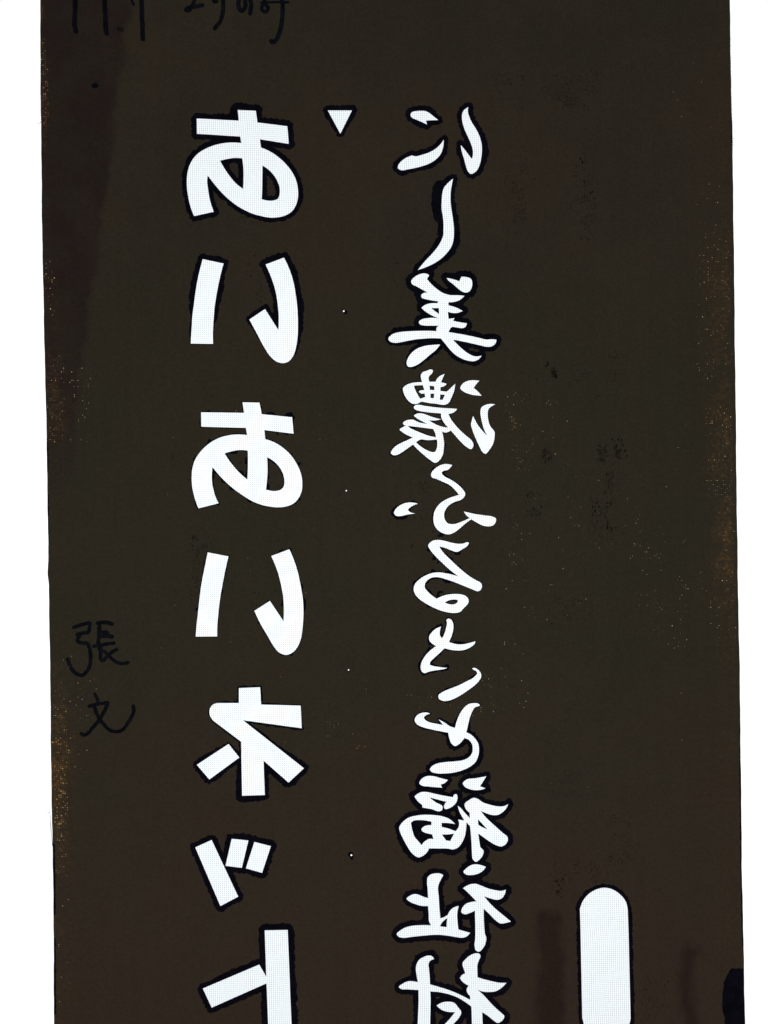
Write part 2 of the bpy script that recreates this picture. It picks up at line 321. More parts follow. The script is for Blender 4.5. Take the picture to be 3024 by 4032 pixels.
glyph('mura', 1540, 3617, 415,
 "678,640! 640,590 580,582 510,605 440,650 400,720 390,790 400,880 420,1000! 330,985 260,988 190,1020 120,1080 160,1110 250,1115 432,1125! 432,1300 425,1500 410,1800! 615,1800! 615,1600 620,1400 622,1250 615,1148! 760,1160 900,1190 1040,1240 1160,1310 1262,1385! 1270,1550 1275,1800! 1445,1800! 1435,1475! 1520,1530 1620,1610 1680,1645 1720,1630 1782,1530 1740,1490 1660,1420 1560,1320 1470,1220 1362,1120! 1440,1150 1540,1158 1660,1140 1740,1090 1817,1010! 1700,1008 1560,980 1362,925! 1358,820 1360,720 1385,650 1407,590 1390,555 1340,545 1260,570 1180,630 1122,710 1140,780 1168,862! 1120,885 1082,935! 1120,990 1220,1058! 1190,1110 1200,1170 1240,1215! 1248,1280! 1140,1225 1000,1160 850,1105 700,1060 612,1035! 605,900 595,790 590,710 610,670",
 "715,1370! 790,1325 880,1308 1000,1330 1050,1390 1105,1475 1070,1560 1000,1640 850,1800! 700,1800! 850,1655 930,1570 1005,1473! 900,1470 800,1440")
glyph('bar', 2200, 3400, 824,
 "168,360! 190,300 240,240 300,205 360,192 420,203 480,240 530,300 548,370! 552,480! 570,1230! 550,1300 480,1370 370,1410 260,1370 210,1300 187,1225! 172,480!")

LABEL = dict(a1='upper of the two mirrored あ cut-outs', i1='upper of the two mirrored い cut-outs',
 a2='lower of the two mirrored あ cut-outs', i2='lower of the two mirrored い cut-outs', ne='mirrored ネ cut-out',
 tsu='mirrored ッ cut-out of three slanting bars', to='mirrored ト cut-out running off the foot of the picture',
 tri='small triangle cut-out', fu='mirrored brush character ふ cut-out', wave='single long curved brush stroke cut-out',
 mi='mirrored 美 cut-out', no='mirrored 濃 cut-out', n='mirrored flowing kana cut-out with a dot', ru='mirrored る cut-out',
 to2='mirrored と cut-out', tick='single slanting brush stroke cut-out', ka='mirrored flowing kana cut-out joined by a long hook',
 fuku='mirrored 福 cut-out', shi='mirrored 祉 cut-out', mura='mirrored 村 cut-out running off the foot of the picture',
 bar='tall round-topped slot cut-out')

def wobble(xs, y, a=1.0):
    return xs + a*(math.sin(y/37.0)+math.sin(y/13.1+2)*.6+math.sin(y/83.0+1)*.9)*.45
LEFT = [(-300,156),(0,157.8),(450,160.5),(700,163.6),(1000,167),(1450,177),(1750,184),(2000,187.6),(2200,190),(2262,187.5),(2300,192),(2500,195),(2800,199),(3000,201),(3230,204),(3350,207.6),(3500,210),(4032,212.7),(4330,216)]
RIGHT = [(-300,2869),(0,2873.4),(250,2877.5),(500,2883),(750,2887),(1000,2890),(1350,2894),(1800,2899.6),(2000,2901.5),(2300,2906),(2600,2912),(3000,2917),(3400,2921),(4032,2934),(4330,2940)]
def ex(tab, y): return float(np.interp(y, [t[0] for t in tab], [t[1] for t in tab]))
ys = list(range(-300, 4331, 12))
OUTLINE = [(wobble(ex(RIGHT, y), y), y) for y in ys] + [(wobble(ex(LEFT, y), y+500), y) for y in reversed(ys)]

PINHOLES = [(1353.6, 1225, 3.3), (1363.5, 1932, 2.6), (1372.5, 2638, 2.6), (1383.4, 3367.4, 3.7)]
def circle(x, y, r, n=10): return [(x + r*math.cos(2*math.pi*i/n), y + r*math.sin(2*math.pi*i/n)) for i in range(n)]
PIN = [circle(*p) for p in PINHOLES]
ALL = [l for g in GL.values() for l in g]

# ------------------------------------------------------------------ geometry helpers
def edges_of(loops):
    A = np.concatenate([np.array(l) for l in loops]); B = np.concatenate([np.roll(np.array(l), -1, 0) for l in loops])
    return A, B
def inside(pts, loops):
    A, B = edges_of(loops); res = np.zeros(len(pts), bool)
    dy = B[:,1]-A[:,1]; dy[dy == 0] = 1e-12
    for i in range(0, len(pts), 2000):
        p = pts[i:i+2000]
        c = (A[None,:,1] > p[:,1:2]) != (B[None,:,1] > p[:,1:2])
        xi = A[None,:,0] + (p[:,1:2]-A[None,:,1]) * ((B[:,0]-A[:,0])/dy)[None]
        res[i:i+2000] = ((c & (p[:,0:1] < xi)).sum(1) % 2) == 1
    return res
def dist(pts, segA, segB):
    out = np.full(len(pts), 1e9); d = segB-segA; L2 = np.maximum((d**2).sum(1), 1e-9)
    for i in range(0, len(pts), 4000):
        p = pts[i:i+4000]
        t = ((p[:,None,0]-segA[None,:,0])*d[None,:,0] + (p[:,None,1]-segA[None,:,1])*d[None,:,1])/L2[None]
        t = np.clip(t, 0, 1)
        ex_ = p[:,None,0]-segA[None,:,0]-t*d[None,:,0]; ey = p[:,None,1]-segA[None,:,1]-t*d[None,:,1]
        out[i:i+4000] = np.sqrt((ex_*ex_+ey*ey).min(1))
    return out
def vnoise(x, y, sc, seed):
    r = np.random.RandomState(seed).rand(256, 256)*2-1
    u = x/sc+1000.3; v = y/sc+1000.7; i = np.floor(u).astype(int); j = np.floor(v).astype(int)
    fx = u-i; fy = v-j; fx = fx*fx*(3-2*fx); fy = fy*fy*(3-2*fy)
    g = lambda a, b: r[a % 256, b % 256]
    return (g(i,j)*(1-fx)+g(i+1,j)*fx)*(1-fy)+(g(i,j+1)*(1-fx)+g(i+1,j+1)*fx)*fy
def cdt(points, edges, faces=None):
    r = delaunay_2d_cdt([Vector((float(a), float(b))) for a, b in points], edges, faces or [], 0, 1e-4)
    V = np.array([(v.x, v.y) for v in r[0]])
    T = np.array([f for f in r[2] if len(f) == 3], int)
    return V, T, r
def loops_pe(loops):
    pts, ed = [], []
    for l in loops:
        b = len(pts); pts += l; ed += [(b+i, b+(i+1) % len(l)) for i in range(len(l))]
    return pts, ed

ROOT = bpy.data.objects.new('stencil_sheet', None); C.collection.objects.link(ROOT)
ROOT['label'] = 'dark brown lacquered paper stencil with mirrored Japanese characters cut out, on a light table'
ROOT['category'] = 'stencil'
ROOT.empty_display_size = 0.02

def slab(name, V, T, z0, z1, mats, parent, mi=None, label=None, kind=None, walls=True, wall_mi=0, bottom=True):
    n = len(V)
    T = T.copy()
    a = V[T[:,1]]-V[T[:,0]]; b = V[T[:,2]]-V[T[:,0]]
    flip = (a[:,0]*b[:,1]-a[:,1]*b[:,0]) > 0          # tracing y points down, world y up
    T[flip] = T[flip][:, ::-1]
    used = np.unique(T); remap = -np.ones(n, int); remap[used] = np.arange(len(used)); T = remap[T]; Vu = V[used]; n = len(Vu)
    verts = [P(x, y, z1) for x, y in Vu]; faces = [tuple(map(int, t)) for t in T]
    mat = list(mi) if mi is not None else [0]*len(faces)
    if bottom:
        verts += [P(x, y, z0) for x, y in Vu]
        faces += [(int(t[2])+n, int(t[1])+n, int(t[0])+n) for t in T]; mat += mat[:len(T)]
        if walls:
            cnt = {}
            for t in T:
                for k in range(3):
                    e = (int(t[k]), int(t[(k+1) % 3])); key = (min(e), max(e))
                    cnt.setdefault(key, []).append(e)
            for key, l in cnt.items():
                if len(l) == 1:
                    p, q = l[0]; faces.append((q, p, p+n, q+n)); mat.append(wall_mi)
    me = bpy.data.meshes.new(name); me.from_pydata(verts, [], faces)
    for m in mats: me.materials.append(m)
    me.polygons.foreach_set('material_index', mat)
    me.update()
    o = bpy.data.objects.new(name, me); C.collection.objects.link(o)
    if parent: o.parent = parent
    if label: o['label'] = label
    if kind: o['kind'] = kind
    return o

# ------------------------------------------------------------------ the light table
def light_table():
    x0, x1, y0, y1 = -0.42, 0.42, -0.52, 0.52
    me = bpy.data.meshes.new('light_table')
    z1, z0 = Z_TABLE, -0.03; b = .004
    r = [(x0+b,y0+b,z1),(x1-b,y0+b,z1),(x1-b,y1-b,z1),(x0+b,y1-b,z1),(x0,y0,z1-b),(x1,y0,z1-b),(x1,y1,z1-b),(x0,y1,z1-b),(x0,y0,z0),(x1,y0,z0),(x1,y1,z0),(x0,y1,z0)]
    f = [(0,1,2,3)] + [(4+i, 4+(i+1)%4, (i+1)%4, i) for i in range(4)] + [(8+i, 8+(i+1)%4, 4+(i+1)%4, 4+i) for i in range(4)] + [(11,10,9,8)]
    me.from_pydata(r, [], f); me.materials.append(M_PANEL); me.update()
    o = bpy.data.objects.new('light_table', me); C.collection.objects.link(o)
    o['kind'] = 'structure'
light_table()

# ------------------------------------------------------------------ worn specks in the lacquer (real gaps in the coat, part of the paper mesh)
GP = 8.05
specks = []   # x, y, rx, ry, material
taken = set()
# distance to openings kept clear
def add_specks(n, x0, x1, y0, y1, mats, size=(1.0, 2.0), clump=0.0, seed=1):
    r = random.Random(seed)
    cs = [(r.uniform(x0, x1), r.uniform(y0, y1)) for _ in range(max(2, n//14))]
    for _ in range(n):
        if r.random() < clump:
            c = r.choice(cs); x = r.gauss(c[0], 16); y = r.gauss(c[1], 26)
            if not (x0 <= x <= x1 and y0 <= y <= y1): continue
        else: x, y = r.uniform(x0, x1), r.uniform(y0, y1)
        lean = (y-2016)*.0132
        i, j = round((x-lean)/GP), round((y)/GP)
        k = (i, j)
        if k in taken: continue
        if not (ex(LEFT, y)+6 < x < ex(RIGHT, y)-6): continue
        taken.add(k)
        m = r.choice(mats)
        s = r.uniform(*size)*(1.1 if m == 3 else 1)*(.85 if x > 300 else 1)
        if x > 1200 and r.random() < .08: continue
        specks.append((i*GP+lean+r.uniform(-.8,.8), j*GP+r.uniform(-.8,.8), s*r.uniform(.8,1.4), s*r.uniform(.8,1.5), m))
D, A_, W_, R_ = 1, 2, 3, 4
def along_left(n, y0, y1, wd, mats, size, clump, seed, off=6):
    r = random.Random(seed)
    k = max(1, int((y1-y0)/60))
    for q in range(k):
        ya = y0+(y1-y0)*q/k; yb = y0+(y1-y0)*(q+1)/k; e = ex(LEFT, (ya+yb)/2)
        add_specks(int(n/k*r.uniform(.4,1.6)), e+off, e+off+wd, ya, yb, mats, size, clump, seed*31+q)
def along_right(n, y0, y1, wd, mats, size, clump, seed, off=12):
    r = random.Random(seed)
    k = max(1, int((y1-y0)/60))
    for q in range(k):
        ya = y0+(y1-y0)*q/k; yb = y0+(y1-y0)*(q+1)/k; e = ex(RIGHT, (ya+yb)/2)
        add_specks(int(n/k*r.uniform(.4,1.6)), e-off-wd, e-off, ya, yb, mats, size, clump, seed*37+q)
along_left(70, 150, 300, 14, [D,D,A_], (1.4,2.6), .2, 3)
along_left(190, 260, 480, 22, [D,D,A_,D], (1.4,3.0), .2, 4)
along_left(30, 480, 600, 18, [D], (1.2,2.0), .2, 5)
along_left(50, 1010, 1250, 40, [D,A_,W_,D], (1.0,1.8), .5, 6)
along_left(260, 1400, 1740, 70, [D,D,D,A_], (1.2,2.3), .45, 7)
add_specks(90, 270, 360, 1420, 1740, [D,A_,W_,D], (.9,1.7), .7, 8)
along_left(30, 1740, 2050, 70, [D], (1.0,1.6), .3, 9)
along_left(60, 2580, 2760, 190, [D,A_,W_,D], (.9,1.8), .6, 10)
along_left(280, 2760, 3040, 60, [D,D,A_,D], (1.2,2.8), .4, 11)
along_left(60, 2760, 3040, 160, [D,W_,A_], (.9,1.6), .4, 12)
along_left(330, 3000, 3300, 55, [D,A_,D,D,A_], (1.3,2.8), .4, 13)
along_left(70, 3300, 3440, 60, [D,D,A_], (1.1,2.0), .4, 14)
along_left(26, 3440, 4000, 60, [D,D,W_], (.9,1.5), .4, 15)
along_right(46, 120, 560, 250, [D,W_,D,D], (.8,1.5), .5, 21)
along_right(90, 720, 1020, 130, [D,A_,D,W_], (.9,1.6), .5, 22)
along_right(330, 1000, 1500, 140, [D,A_,D,W_,D], (.9,1.7), .45, 23)
along_right(280, 1600, 1960, 110, [D,A_,D,A_,W_], (.9,1.7), .5, 24)
along_right(90, 1960, 2120, 70, [D,D,A_], (.9,1.6), .4, 25)
along_right(170, 2070, 2480, 40, [D,D,A_,D], (1.0,2.0), .5, 26)
along_right(120, 2220, 2520, 140, [D,D,A_,W_], (.9,1.6), .5, 27)
add_specks(150, 1990, 2260, 1540, 1900, [D,A_,D,W_], (.8,1.5), .65, 31)
add_specks(150, 1990, 2350, 1950, 2450, [D,A_,D,W_], (.8,1.5), .6, 32)
add_specks(34, 2010, 2030, 1640, 1690, [A_,D,A_], (1.2,1.9), .0, 33)
add_specks(130, 2480, 2720, 2120, 2560, [D,A_,W_,W_,D], (.8,1.6), .65, 34)
add_specks(60, 2260, 2700, 1600, 2200, [D,W_], (.7,1.3), .3, 35)
add_specks(90, 1890, 2080, 2480, 2800, [D,A_,W_,D], (.8,1.5), .6, 36)
add_specks(50, 1260, 1520, 2680, 2960, [D,A_,D], (1.0,1.8), .85, 37)
add_specks(26, 1290, 1330, 2840, 2900, [D,A_], (1.2,2.0), .2, 38)
add_specks(60, 1600, 1900, 2730, 2830, [D,W_,A_,D], (.7,1.4), .4, 39)
add_specks(60, 560, 1300, 1500, 3000, [W_,D,D], (.7,1.2), .1, 40)
add_specks(24, 300, 1300, 200, 1500, [D], (.7,1.1), .1, 41)
add_specks(30, 1160, 1300, 1600, 1780, [D,W_,D], (.7,1.2), .4, 42)
add_specks(24, 2050, 2850, 2600, 3300, [D,W_], (.7,1.2), .2, 43)
P_ = np.array([(s[0], s[1]) for s in specks])
A, B = edges_of(ALL + PIN)
keep = (~inside(P_, ALL)) & (dist(P_, A, B) > 6)
specks = [s for s, k in zip(specks, keep) if k]

def speck_loop(s):
    r = random.Random(int(s[0]*131+s[1]*17)); a0 = r.uniform(0, 6.28)
    return [(s[0]+s[2]*math.cos(a0+2*math.pi*i/5)*r.uniform(.75,1.2), s[1]+s[3]*math.sin(a0+2*math.pi*i/5)*r.uniform(.75,1.2)) for i in range(5)]
SL = [speck_loop(s) for s in specks]
print('specks', len(SL))

# amber rub marks: soft-edged irregular patches where the coat is thin
loops = [OUTLINE] + ALL + PIN
pts, ed = loops_pe(loops + SL)
base = sum(len(l) for l in loops)
V, T, r = cdt(pts, ed)
cen = V[T].mean(1)
ok = inside(cen, loops)
owner = -np.ones(len(V), int)
for vi, src in enumerate(r[3]):
    for q in src:
        if q >= base: owner[vi] = (q-base)//5
T = T[ok]
o3 = owner[T]
same = (o3[:,0] >= 0) & (o3[:,0] == o3[:,1]) & (o3[:,1] == o3[:,2])
mi = np.where(same, np.array([s[4] for s in specks])[np.maximum(o3[:,0], 0)], 0)
mats = [M_PAPER, M_DIM, M_AMB, M_WHT, M_RUST, M_INK]
slab('lacquered_paper', V, T, Z_LO, Z_HI, mats, ROOT, mi=mi.tolist(), wall_mi=5)

# ------------------------------------------------------------------ gauze showing through each opening
for g, ls in GL.items():
    pts, ed = loops_pe(ls); V, T, r = cdt(pts, ed)
    T = T[inside(V[T].mean(1), ls)]
    slab('gauze_window', V, T, 0, Z_LO+.00004, [M_GAUZE], ROOT, label=LABEL[g] + ' with white gauze across it', bottom=False)

# ------------------------------------------------------------------ hand-painted ink
INK_Z = [Z_HI + 0.000012]
def ink_part(name, F, x0, x1, y0, y1, near, label, mat, h=2.5, cut=None):
    """F(x, y) > 0 is inked; marching squares on a fine grid, clipped by the openings and the sheet"""
    nx = int((x1-x0)/h)+2; ny = int((y1-y0)/h)+2
    gx = x0+np.arange(nx)*h; gy = y0+np.arange(ny)*h
    X, Y = np.meshgrid(gx, gy, indexing='ij')
    f = F(X.ravel(), Y.ravel()).reshape(nx, ny); f[np.abs(f) < 1e-4] = 1e-4
    f[0,:] = f[-1,:] = -1; f[:,0] = f[:,-1] = -1
    vid, pts, ed = {}, [], []
    def ep(i, j, k, l):
        key = (i, j, k, l)
        if key not in vid:
            a, b = f[i,j], f[k,l]; t = a/(a-b); t = min(max(t, .02), .98)
            vid[key] = len(pts); pts.append((gx[i]+(gx[k]-gx[i])*t, gy[j]+(gy[l]-gy[j])*t))
        return vid[key]
    s = f > 0
    act = np.argwhere((s[:-1,:-1] != s[1:,:-1]) | (s[:-1,:-1] != s[:-1,1:]) | (s[1:,1:] != s[1:,:-1]) | (s[1:,1:] != s[:-1,1:]))
    for i, j in act:
        c = [(i,j),(i+1,j),(i+1,j+1),(i,j+1)]; cr = []
        for k in range(4):
            a, b = c[k], c[(k+1)%4]
            if s[a] != s[b]:
                a, b = min(a, b), max(a, b); cr.append(ep(*a, *b))
        for k in range(0, len(cr)-1, 2): ed.append((cr[k], cr[k+1]))
    if not pts: return
    nl = [l for l in near if not (max(p[0] for p in l) < x0 or min(p[0] for p in l) > x1 or max(p[1] for p in l) < y0 or min(p[1] for p in l) > y1)]
    if cut: nl = nl + [cut]
    if x0 < 260 or x1 > 2850: cut = [p for p in OUTLINE if p[1] > -290 and p[1] < 4320]; nl = nl + [cut]
    lp, le = loops_pe(nl); b = len(pts)
    V, T, r = cdt(pts+lp, ed+[(p+b, q+b) for p, q in le])
    cen = V[T].mean(1)
    ix = np.clip((cen[:,0]-x0)/h, 0, nx-1.001); iy = np.clip((cen[:,1]-y0)/h, 0, ny-1.001)
    i = ix.astype(int); j = iy.astype(int); u = ix-i; v = iy-j
    val = (f[i,j]*(1-u)+f[i+1,j]*u)*(1-v)+(f[i,j+1]*(1-u)+f[i+1,j+1]*u)*v
    ok = val > 0
    nl2 = [l for l in nl if l is not cut]
    if nl2: ok &= ~inside(cen, nl2)
    ok &= inside(cen, [OUTLINE])
    if not ok.any(): return
    INK_Z[0] += 0.000002
    slab(name, V, T[ok], 0, INK_Z[0], [mat], ROOT, label=label, bottom=False)

# (glyphs, [(x, y, width, patchiness)...], label)
CL = [
 (['a1'], [(750,450,15,0),(930,420,21,0),(1100,500,17,0),(1140,700,15,0),(720,700,15,0),(900,850,14,0),(1100,860,13,0)], 'black ink touched in round the upper あ'),
 (['i1'], [(790,1010,18,0),(760,1150,16,0),(860,1150,17,0),(750,1290,7,0),(845,1240,15,0),(845,1280,3,0),(760,1355,2.5,0),(830,1358,3,0),(1090,1010,17,0),(1180,1100,19,0),(1190,1250,19,0),(1175,1360,9,0),(1120,1430,2,0),(980,1240,14,0),(1000,1310,4,0),(1030,1370,3,0),(1060,1200,14,0)], 'black ink touched in round the upper い, thin at its foot'),
 (['a2'], [(900,1600,3,.4),(1100,1800,3,.8),(800,1980,2.5,.6),(1150,1960,2.5,.9),(960,1800,4,.8)], 'patchy black ink along the edges of the lower あ'),
 (['i2'], [(800,2300,2.5,.6),(1150,2300,2.5,.7),(1100,2550,2.5,.7),(790,2500,2,.5)], 'patchy black ink along the edges of the lower い'),
 (['ne'], [(940,2710,5,.5),(830,2790,3,.2),(1180,2800,3,.2),(1100,2950,8,0),(860,2960,10,0),(780,3040,14,0),(950,3120,19,0),(1060,3060,15,0),(1180,3020,15,0),(1140,3080,15,0),(1050,3080,15,0),(880,2900,6,0)], 'black ink touched in round ネ, heavier at its foot'),
 (['tsu'], [(800,3350,15,0),(960,3300,17,0),(900,3560,15,0)], 'black ink touched in round ッ'),
 (['to'], [(1090,3650,19,0),(1150,3850,19,0),(860,3900,16,0),(1040,3740,17,0)], 'black ink touched in round ト'),
 (['tri'], [(1340,440,16,0),(1340,520,10,0)], 'black ink touched in round the small triangle'),
 (['fu','wave','mi'], [(1650,450,15,0),(1600,650,15,0),(1860,500,14,0),(1900,600,19,0),(1860,680,13,0),(1690,780,16,0),(1780,770,13,0),(1790,950,19,0),(1700,1020,14,0),(1640,1120,18,0),(1800,1100,17,0),(1650,1300,15,0),(1900,1340,16,0),(1640,1440,9,0),(1600,1445,5,0),(1850,1430,13,0)], 'black ink touched in round the brush strokes above and around 美'),
 (['no'], [(1560,1790,4,.8),(1700,1640,1.8,.3),(1620,1610,3,.4),(1900,1640,1.2,.1),(1790,1550,1.5,.2)], 'thin broken ink line round 濃'),
 (['n'], [(1560,2020,4,.9),(1700,2050,3,1.0),(1900,2040,1.5,.2),(1750,1850,2.5,.6)], 'broken ink blobs round the flowing kana'),
 (['ru'], [(1700,2290,5,1.0),(1720,2130,3,.9),(1900,2250,1.5,.2),(1650,2380,3,.9),(1850,2400,1.5,.2)], 'broken ink blobs round る'),
 (['to2','tick'], [(1700,2500,6,.8),(1680,2640,7,.8),(1850,2560,2,.4),(1850,2690,2.5,.5),(1760,2640,4,.7)], 'broken ink blobs round と and the stroke under it'),
 (['ka','fuku','shi','mura'], [(1680,2830,3.5,.4),(1850,2800,2,.1),(1700,2890,3,.3),(1770,2890,10,0),(1790,2940,14,0),(1860,2900,13,0),(1900,2980,13,0),(1700,3000,14,0),(1640,3080,16,0),(1900,3080,14,0),(1700,3300,17,0),(1960,3200,16,0),(1600,3500,15,0),(1700,3680,17,0),(1960,3550,16,0),(1600,3900,15,0),(1900,3950,16,0)], 'heavy black ink round 福, 祉, 村 and the kana above them'),
 (['bar'], [(2370,3520,12,0),(2370,3900,11,0),(2480,3900,12,0)], 'black ink line round the tall slot'),
]
EXTRA_BLOB = {8: [[(1732,735),(1723,770),(1722,800),(1731,850)]]}     # the wide swelling left of the long stroke
for ci, (gs, anch, lab) in enumerate(CL):
    ls = [l for g in gs for l in GL[g]]
    A, B = edges_of(ls); an = np.array(anch, float)
    xs0 = min(A[:,0])-42; xs1 = max(A[:,0])+42; ys0 = min(A[:,1])-42; ys1 = min(max(A[:,1])+42, 4062)
    def F(x, y, A=A, B=B, an=an, ls=ls, ci=ci):
        p = np.stack([x, y], 1)
        # coarse cull
        d = np.full(len(p), 99.0)
        for (bx, by) in [(a, b) for a in range(int(x.min()), int(x.max())+120, 120) for b in range(int(y.min()), int(y.max())+120, 120)]:
            m = (x >= bx) & (x < bx+120) & (y >= by) & (y < by+120)
            if not m.any(): continue
            e = 50
            lo = np.minimum(A, B); hi = np.maximum(A, B)
            sm = (lo[:,0] < bx+120+e) & (hi[:,0] > bx-e) & (lo[:,1] < by+120+e) & (hi[:,1] > by-e)
            if not sm.any(): continue
            d[m] = dist(p[m], A[sm], B[sm])
        wgt = 1/((x[:,None]-an[None,:,0])**2+(y[:,None]-an[None,:,1])**2+600)**1.6
        wgt /= wgt.sum(1)[:,None]
        wd = (wgt*an[:,2]).sum(1); pt = (wgt*an[:,3]).sum(1)
        n1 = vnoise(x, y, 9, 5+ci); n2 = vnoise(x, y, 28, 6+ci); n3 = vnoise(x, y, 18, 7+ci); n4 = vnoise(x, y, 5.2, 8+ci)
        wd = wd*np.where(wd > 9, 1.33, 1.15)
        wv = wd*(1+.16*n2) + 3.2*n1*np.clip(wd/9, .3, 1) + 1.7*n4*np.clip(wd/9,.3,1) + pt*np.maximum(0, n3-.10)*27*np.maximum(0.0, .5+.75*vnoise(x, y, 70, 9+ci))
        f = wv-d
        for pl in EXTRA_BLOB.get(ci, []):
            q = np.array(pl, float)
            f = np.maximum(f, 25+2.2*n1+1.5*n2-dist(p, q[:-1], q[1:]))
        return f
    ink_part('ink_border', F, xs0, xs1, ys0, ys1, ALL, lab, M_INK)

# ------------------------------------------------------------------ handwriting, spots, edge touch-ups
def strokes(name, x0, y0, wdt, lines, label, mat=M_PEN, jit=1.0, near=(), cut=None, h=2.0):
    k = wdt/1659.0; SA, SB, HW = [], [], []
    for hw, s in lines:
        q = [tuple(float(v) for v in t.split(',')) for t in s.split()]
        q = np.array([(x0+a*k, y0+b*k) for a, b in q])
        if len(q) > 2:   # round the polyline
            out = []
            for i in range(len(q)-1):
                p0, p1, p2, p3 = q[max(i-1,0)], q[i], q[i+1], q[min(i+2,len(q)-1)]
                for t in np.linspace(0, 1, 6)[:-1]:
                    out.append(.5*((2*p1)+(p2-p0)*t+(2*p0-5*p1+4*p2-p3)*t*t+(3*p1-p0-3*p2+p3)*t**3))
            out.append(q[-1]); q = np.array(out)
        if len(q) == 1: q = np.array([q[0], q[0]+.1])
        SA.append(q[:-1]); SB.append(q[1:]); HW.append(hw)
    al = np.concatenate(SA+SB); m = max(HW)+8
    def F(x, y):
        p = np.stack([x, y], 1); f = np.full(len(x), -9.0)
        n1 = vnoise(x, y, 14, 91); n2 = vnoise(x, y, 4.5, 92)
        for a, b, hw in zip(SA, SB, HW):
            f = np.maximum(f, hw*(1+.10*n1)+jit*.7*n2-dist(p, a, b))
        return f
    ink_part(name, F, al[:,0].min()-m, al[:,0].max()+m, al[:,1].min()-m, al[:,1].max()+m, list(near), label, mat, h=h)

top = (150, 0, 1200)
strokes('handwritten_stroke', *top, [(9.5, "203,-30 201,60 198,130 207,170")], 'leftmost marker stroke at the top edge')
strokes('handwritten_stroke', *top, [(9.5, "360,-30 366,80 368,140 373,182")], 'second marker stroke at the top edge')
strokes('handwritten_stroke', *top, [(9.5, "563,-30 565,80 568,150 570,212"), (6, "503,-20 512,8 520,25")], 'long third marker stroke at the top edge with a tick beside it')
strokes('handwritten_character', *top, [(8, "862,-30 848,10 825,55 805,55 815,42 850,38 895,28")], 'よ in black marker, cut by the top edge')
strokes('handwritten_character', *top, [(8.5, "1003,-30 1008,40 995,110 962,155"), (6.5, "945,-30 958,10 972,8")], 'り in black marker, cut by the top edge')
strokes('handwritten_character', *top, [(8.5, "1100,-30 1090,30 1108,62 1128,35 1125,-10"), (8.5, "1140,-30 1160,20 1155,75")], 'の in black marker, cut by the top edge')
strokes('handwritten_character', *top, [(7.5, "1250,-30 1225,20 1218,50 1238,65 1252,45 1235,20"), (5, "1215,15 1290,12 1362,12"), (9, "1325,-30 1332,60 1322,150 1300,210 1280,230 1270,224")], 'み in black marker, cut by the top edge')
strokes('ink_spot', *top, [(8, "438,158 458,162")], 'small smudged spot under the marker strokes', M_SMUDGE)
strokes('ink_spot', *top, [(9, "302,468 315,466"), (6, "312,457")], 'solid black spot near the upper left')
H1 = (200, 2400, 500)
strokes('handwritten_character', *H1, [(7.5, "305,232 400,198 470,180 512,185 505,240 492,292 430,305 345,325"), (7.8, "378,348 350,390 365,425 420,435 480,450 510,520 522,640 500,760 440,840 370,855 300,810 250,730 222,650"),
  (7.6, "612,178 700,168 760,175 800,190"), (8.5, "635,225 630,350 622,440 640,520"), (8, "655,500 650,620 680,665 740,610 800,555 860,522"), (8, "650,305 720,298 742,305"), (8.5, "650,345 740,345 800,355"), (8, "650,325 690,325 720,330"),
  (7.2, "562,482 680,460 750,448 825,438"), (7.2, "695,545 760,600 830,670 920,705 1010,692")], '張 handwritten in black marker')
strokes('handwritten_character', *H1, [(6.8, "578,1105 605,1160 620,1215"), (7.4, "508,1262 620,1235 700,1222 742,1228 710,1310 640,1430 550,1540 480,1620 430,1638 400,1618"),
  (7.4, "575,1290 620,1400 700,1510 780,1580 860,1595 950,1560 1040,1430 1080,1340 1078,1262")], '文 handwritten in black marker')
one = (0, 0, 1659)
strokes('ink_spot', *one, [(8, "1360,1228"), (4, "1354,1224")], 'black spot round the uppermost pinhole', M_INK, near=PIN)
strokes('ink_spot', *one, [(9, "1379,3364"), (9, "1381,3362 1383,3372"), (6, "1385,3380")], 'black spot round the lowest pinhole', M_INK, near=PIN)
E = lambda y: ex(LEFT, y)
for y0, y1, hw, lab in ((780, 880, 2.5, 'thin ink line on the left edge, near the top'), (1745, 1860, 6, 'ink touch-up on the left edge beside the lower あ'), (1950, 2140, 4.5, 'ink touch-up on the left edge below the middle'),
                   (3330, 3600, 8.5, 'longer ink touch-up on the lower left edge'), (3700, 3990, 8.5, 'lowest ink touch-up on the left edge')):
    strokes('edge_ink', *one, [(hw, ' '.join('%f,%f' % (E(y)+1-(1.5 if i % 2 else 0), y) for i, y in enumerate(range(y0, y1+1, 12))))], lab, M_INK, jit=2.0)
Er = lambda y: ex(RIGHT, y)
for y0, y1, hw, lab in ((450, 560, 4, 'ink touch-up on the upper right edge'), (2740, 3000, 3, 'thin ink line on the right edge'), (3000, 3720, 5, 'long ink touch-up on the lower right edge')):
    strokes('edge_ink', *one, [(hw, ' '.join('%f,%f' % (Er(y)-1, y) for y in range(y0, y1+1, 12)))], lab, M_INK, jit=2.0)
strokes('edge_ink', *one, [(26, "2892,3838 2877,3870 2871,3910 2870,3960 2878,4010 2886,4070"), (36, "2915,3850 2905,3910 2908,3970 2918,4070"), (20, "2930,3830 2935,3950 2945,4070")], 'wide black patch on the lower right edge', M_INK, jit=1.6)

